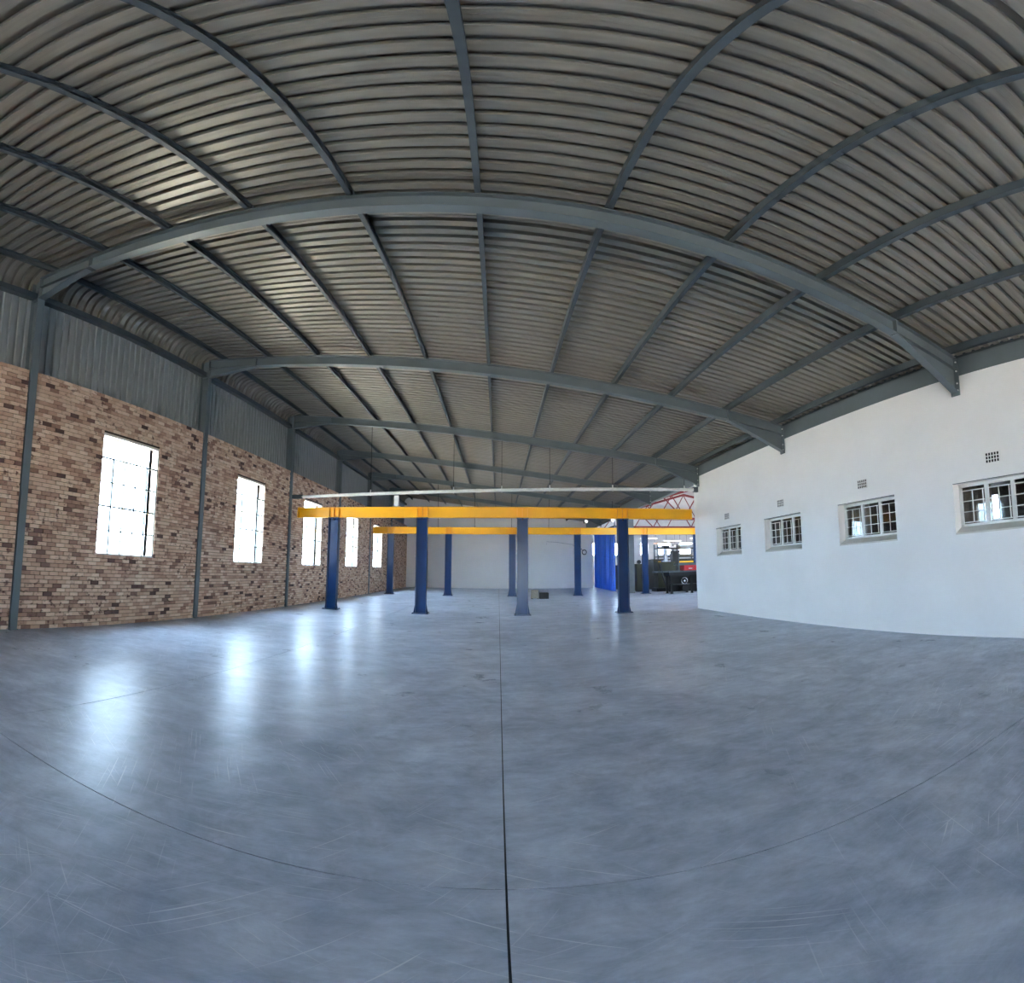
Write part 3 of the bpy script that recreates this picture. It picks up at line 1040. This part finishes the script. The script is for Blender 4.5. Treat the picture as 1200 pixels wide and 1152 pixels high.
for n, yy in enumerate((28.2, 34.4, 40.6)):
    t = thing('red_truss', (17, yy, 4.6), 'dark red steel roof truss of the side bay, %s' % ('right above the rear yellow beam', 'between the two other red trusses', 'farthest from the white wall')[n], 'truss', 'red trusses of the side bay')
    xs = [8.8, 12.5, 17.0, 21.5, 25.8]
    for a, b in zip(xs[:-1], xs[1:]):
        part('top_chord', MB().prism_y([(a, bz(a) - 0.26), (b, bz(b) - 0.26), (b, bz(b) - 0.06), (a, bz(a) - 0.06)], yy - 0.08, yy + 0.08), 'red_oxide', t)
    part('bottom_chord', MB().box(8.8, 25.8, yy - 0.07, yy + 0.07, 4.72, 4.88), 'red_oxide', t)
    zbot = 4.8
    nodes = [(8.95, zbot), (10.2, bz(10.2) - 0.2), (11.8, zbot), (13.4, bz(13.4) - 0.2), (15.0, zbot), (17, bz(17) - 0.2), (19, zbot), (20.6, bz(20.6) - 0.2), (22.2, zbot), (23.8, bz(23.8) - 0.2)]
    for (xa, za), (xb, zb2) in zip(nodes[:-1], nodes[1:]):
        part('diagonal', MB().tube([(xa, yy, za), (xb, yy, zb2)], 0.04, 6), 'red_oxide', t)
# tube lamps hung in the side bay
ln = 0
for (x, yy, z, m_) in ((11.4, 34.4, 3.95, 'tube_light'), (13.4, 34.4, 3.75, 'tube_light'), (15.6, 34.4, 3.95, 'tube_light'), (12.6, 40.6, 3.65, 'tube_warm'),
                       (14.6, 40.6, 3.9, 'tube_warm'), (16.6, 40.6, 3.65, 'tube_light'), (18.4, 40.6, 3.9, 'tube_light')):
    lab_ = ['white tube lamp under the middle red truss, nearest the blue curtain', 'white tube lamp hung lowest under the middle red truss', 'white tube lamp under the middle red truss, farthest from the blue curtain',
            'warm orange tube lamp hung low under the farthest red truss', 'warm orange tube lamp hung high under the farthest red truss',
            'white tube lamp hung low under the farthest red truss', 'white tube lamp hung high under the farthest red truss'][ln]
    ln += 1
    t = thing('tube_lamp', (x, yy, z), lab_, 'lamp', 'tube lamps of the side bay')
    part('housing', MB().box(x - 0.75, x + 0.75, yy - 0.08, yy + 0.08, z, z + 0.07), 'workshop_white', t)
    part('tube', MB().tube([(x - 0.7, yy, z - 0.03), (x + 0.7, yy, z - 0.03)], 0.025, 8), m_, t)
    for q in (-0.6, 0.585):
        part('chain', MB().box(x + q, x + q + 0.015, yy - 0.007, yy + 0.007, z + 0.07, 4.72), 'dark_iron', t)

# ------------------------------------------------------------------ side bay: machines
def machine_bench():
    t = thing('roller_bench', (12.0, 27.6, 0), 'long black machine bench with lower shelf beside the white wall corner', 'bench')
    part('bed', MB().box(10.3, 14.6, 27.2, 28.2, 1.12, 1.34), 'black_machine', t)
    part('bed_rail', MB().box(10.2, 14.6, 27.1, 27.22, 1.34, 1.42).box(10.2, 14.6, 28.12, 28.24, 1.34, 1.42), 'machine_grey', t)
    part('shelf', MB().box(10.5, 14.6, 27.3, 28.1, 0.50, 0.58), 'black_machine', t)
    for x in (10.45, 11.8, 13.1, 14.4):
        for yy in (27.25, 28.07):
            lg = part('leg', MB().box(x - 0.06, x + 0.06, yy - 0.05, yy + 0.05, 0.02, 1.12), 'black_machine', t)
            part('foot', MB().box(x - 0.1, x + 0.1, yy - 0.09, yy + 0.09, 0, 0.02), 'machine_grey', lg)
    part('side_panel', MB().box(10.5, 14.6, 27.9, 27.94, 0.1, 1.12), 'black_machine', t)
    for q in range(9):
        x = 10.6 + q*0.45
        part('roller', MB().tube([(x, 27.22, 1.38), (x, 28.12, 1.38)], 0.05, 10), 'dark_iron', t)
    part('motor', MB().tube([(11.4, 27.3, 0.32), (11.4, 27.9, 0.32)], 0.22, 14), 'black_machine', t, True)
    part('hand_wheel', MB().tube([(11.25 + 0.2*math.cos(q*PI/8), 27.08, 0.8 + 0.2*math.sin(q*PI/8)) for q in range(16)], 0.02, 6, True), 'chrome', t, True)
    h = part('hub', MB().tube([(11.25, 27.05, 0.8), (11.25, 27.2, 0.8)], 0.06, 10), 'chrome', t)
machine_bench()
t = thing('red_machine_head', (12.00, 27.6, 1.44), 'small red machine head with grey cover plate standing on the black bench', 'machine')
part('body', MB().box(11.35, 12.55, 27.3, 28.0, 1.44, 1.76), 'machine_red', t)
part('nose', MB().prism_y([(11.80, 1.44), (12.35, 1.44), (12.25, 1.72), (12.00, 1.72)], 27.1, 27.3), 'machine_red', t)
part('cover', MB().box(10.95, 12.85, 27.3, 28.1, 1.78, 1.90), 'machine_grey', t)
for x in (11.10, 12.70):
    part('cover_post', MB().box(x - 0.04, x + 0.04, 27.6, 27.7, 1.44, 1.78), 'machine_grey', t)
part('badge', MB().box(11.65, 11.95, 27.295, 27.30, 1.52, 1.60), 'workshop_white', t)
t = thing('milling_machine', (11.3, 31.0, 0), 'dark olive milling machine with pale upright spindle behind the black bench', 'machine')
part('base', MB().box(10.6, 12.3, 30.5, 31.6, 0, 0.25), 'black_machine', t)
part('body', MB().box(10.8, 12.1, 30.7, 31.5, 0.25, 2.05), 'olive_machine', t)
part('table', MB().box(10.4, 12.4, 30.3, 30.8, 1.3, 1.42), 'machine_grey', t)
part('spindle', MB().box(11.28, 11.5, 30.6, 30.85, 2.05, 2.95).box(11.1, 11.7, 30.55, 30.9, 2.05, 2.15), 'chrome', t)
part('spindle_head', MB().box(11.2, 11.6, 30.5, 30.95, 2.95, 3.2), 'black_machine', t)
part('crank_arm', MB().tube([(10.9, 30.6, 1.9), (10.95, 30.4, 1.3), (11.1, 30.3, 0.7), (11.3, 30.3, 0.2)], 0.05, 8), 'dark_iron', t, True)
part('panel', MB().box(10.85, 11.1, 30.69, 30.70, 1.5, 1.9), 'dark_iron', t)
t = thing('machine_tower', (12.7, 32.5, 0), 'tall black machine column rising behind the black bench', 'machine')
part('column', MB().box(12.5, 12.95, 32.2, 32.8, 0, 2.75), 'black_machine', t)
part('cap', MB().box(12.4, 13.05, 32.1, 32.9, 2.75, 2.85), 'dark_iron', t)
part('ladder_rail', MB().box(12.96, 13.0, 32.2, 32.25, 0, 2.6).box(12.96, 13.0, 32.75, 32.8, 0, 2.6), 'machine_grey', t)
for z in (0.5, 1.0, 1.5, 2.0, 2.5):
    part('rung', MB().box(12.97, 12.99, 32.25, 32.75, z - 0.015, z + 0.015), 'machine_grey', t)
t = thing('control_cabinet', (9.9, 31.6, 0), 'olive machine cabinet with pale blue screen beside the dark blue gantry post', 'cabinet')
part('body', MB().box(9.45, 10.3, 31.3, 32.0, 0.08, 1.95), 'olive_machine', t)
part('plinth', MB().box(9.5, 10.25, 31.35, 31.95, 0, 0.08), 'black_machine', t)
d_ = part('door', MB().box(9.48, 9.85, 31.28, 31.3, 0.15, 1.85), 'olive_machine', t)
part('handle', MB().box(9.78, 9.81, 31.25, 31.28, 0.95, 1.15), 'chrome', d_)
part('door', MB().box(9.9, 10.27, 31.28, 31.3, 0.15, 1.85), 'olive_machine', t)
sc = part('screen', MB().box(9.95, 10.35, 31.5, 31.6, 2.1, 2.62), 'pale_blue', t)
part('screen_stem', MB().box(10.12, 10.18, 31.53, 31.57, 1.95, 2.1), 'dark_iron', sc)
part('gauge', MB().tube([(9.65, 31.45, 2.09), (9.65, 31.35, 2.09)], 0.14, 12), 'dark_iron', t)
t = thing('storage_rack', (14.5, 37.0, 0), 'steel storage rack with pale boards stacked behind the machines', 'rack')
for x in (12.9, 14.6, 16.3):
    for yy in (36.6, 37.5):
        part('upright', MB().box(x - 0.05, x + 0.05, yy - 0.05, yy + 0.05, 0, 3.6), 'machine_grey', t)
for z in (0.6, 1.7, 2.5, 3.2):
    part('shelf', MB().box(12.85, 16.35, 36.55, 37.55, z, z + 0.08), 'olive_machine', t)
for x, z, w, h, m_ in ((13.0, 2.58, 1.4, 0.12, 'workshop_white'), (14.8, 2.58, 1.2, 0.2, 'concrete_block'), (13.1, 3.28, 1.3, 0.16, 'workshop_white'), (14.9, 3.28, 1.2, 0.25, 'workshop_white'), (13.2, 1.78, 2.4, 0.3, 'black_machine')):
    solo('stacked_boards', MB().box(x, x + w, 36.62, 37.45, z, z + h*0.45).box(x + 0.04, x + w - 0.03, 36.65, 37.48, z + h*0.5, z + h), m_, (x + w/2, 37, z),
         {(13.0, 2.58): 'pale flat boards on the second shelf down of the steel rack', (13.1, 3.28): 'thin pale boards on the top shelf of the steel rack', (14.9, 3.28): 'thicker pile of pale boards on the top shelf of the steel rack', (14.8, 2.58): 'beige boards stacked on the steel rack behind the machines', (13.2, 1.78): 'black sheets stacked on the lower shelf of the steel rack'}[(x, z)], 'boards', 'boards on the rack')
solo('white_board', MB().box(9.75, 10.6, 34.0, 34.05, 2.0, 3.9).box(9.8, 9.86, 34.0, 34.05, 0, 2.0).box(10.5, 10.56, 34.0, 34.05, 0, 2.0), 'workshop_white', (10.2, 34, 0),
     'white board on two legs between the grey column and the dark blue post', 'board')

t = thing('plate_shear', (13.4, 33.8, 0), 'wide dark olive plate shear standing behind the tall black machine column', 'machine')
for q in (11.4, 15.8):
    part('side_frame', MB().box(q, q + 0.3, 33.4, 34.6, 0, 2.3), 'olive_machine', t)
part('blade_beam', MB().box(11.7, 15.8, 33.5, 33.9, 1.35, 2.3), 'olive_machine', t)
part('table', MB().box(11.7, 15.8, 33.0, 33.9, 0.8, 0.95), 'black_machine', t)
part('apron', MB().box(11.7, 15.8, 33.6, 33.7, 0.0, 0.8), 'black_machine', t)
part('yellow_guard', MB().box(11.8, 15.7, 33.42, 33.5, 2.0, 2.12), 'yellow_paint', t)
t = thing('pallet_stack', (9.9, 36.5, 0), 'stack of dark pallets behind the olive control cabinet', 'pallets')
for q in range(8):
    part('pallet', MB().box(9.3, 10.7, 36.0, 37.2, q*0.24, q*0.24 + 0.03).box(9.3, 9.45, 36.0, 37.2, q*0.24 + 0.03, q*0.24 + 0.2).box(9.92, 10.08, 36.0, 37.2, q*0.24 + 0.03, q*0.24 + 0.2).box(10.55, 10.7, 36.0, 37.2, q*0.24 + 0.03, q*0.24 + 0.2).box(9.3, 10.7, 36.0, 37.2, q*0.24 + 0.2, q*0.24 + 0.24), 'black_machine', t)
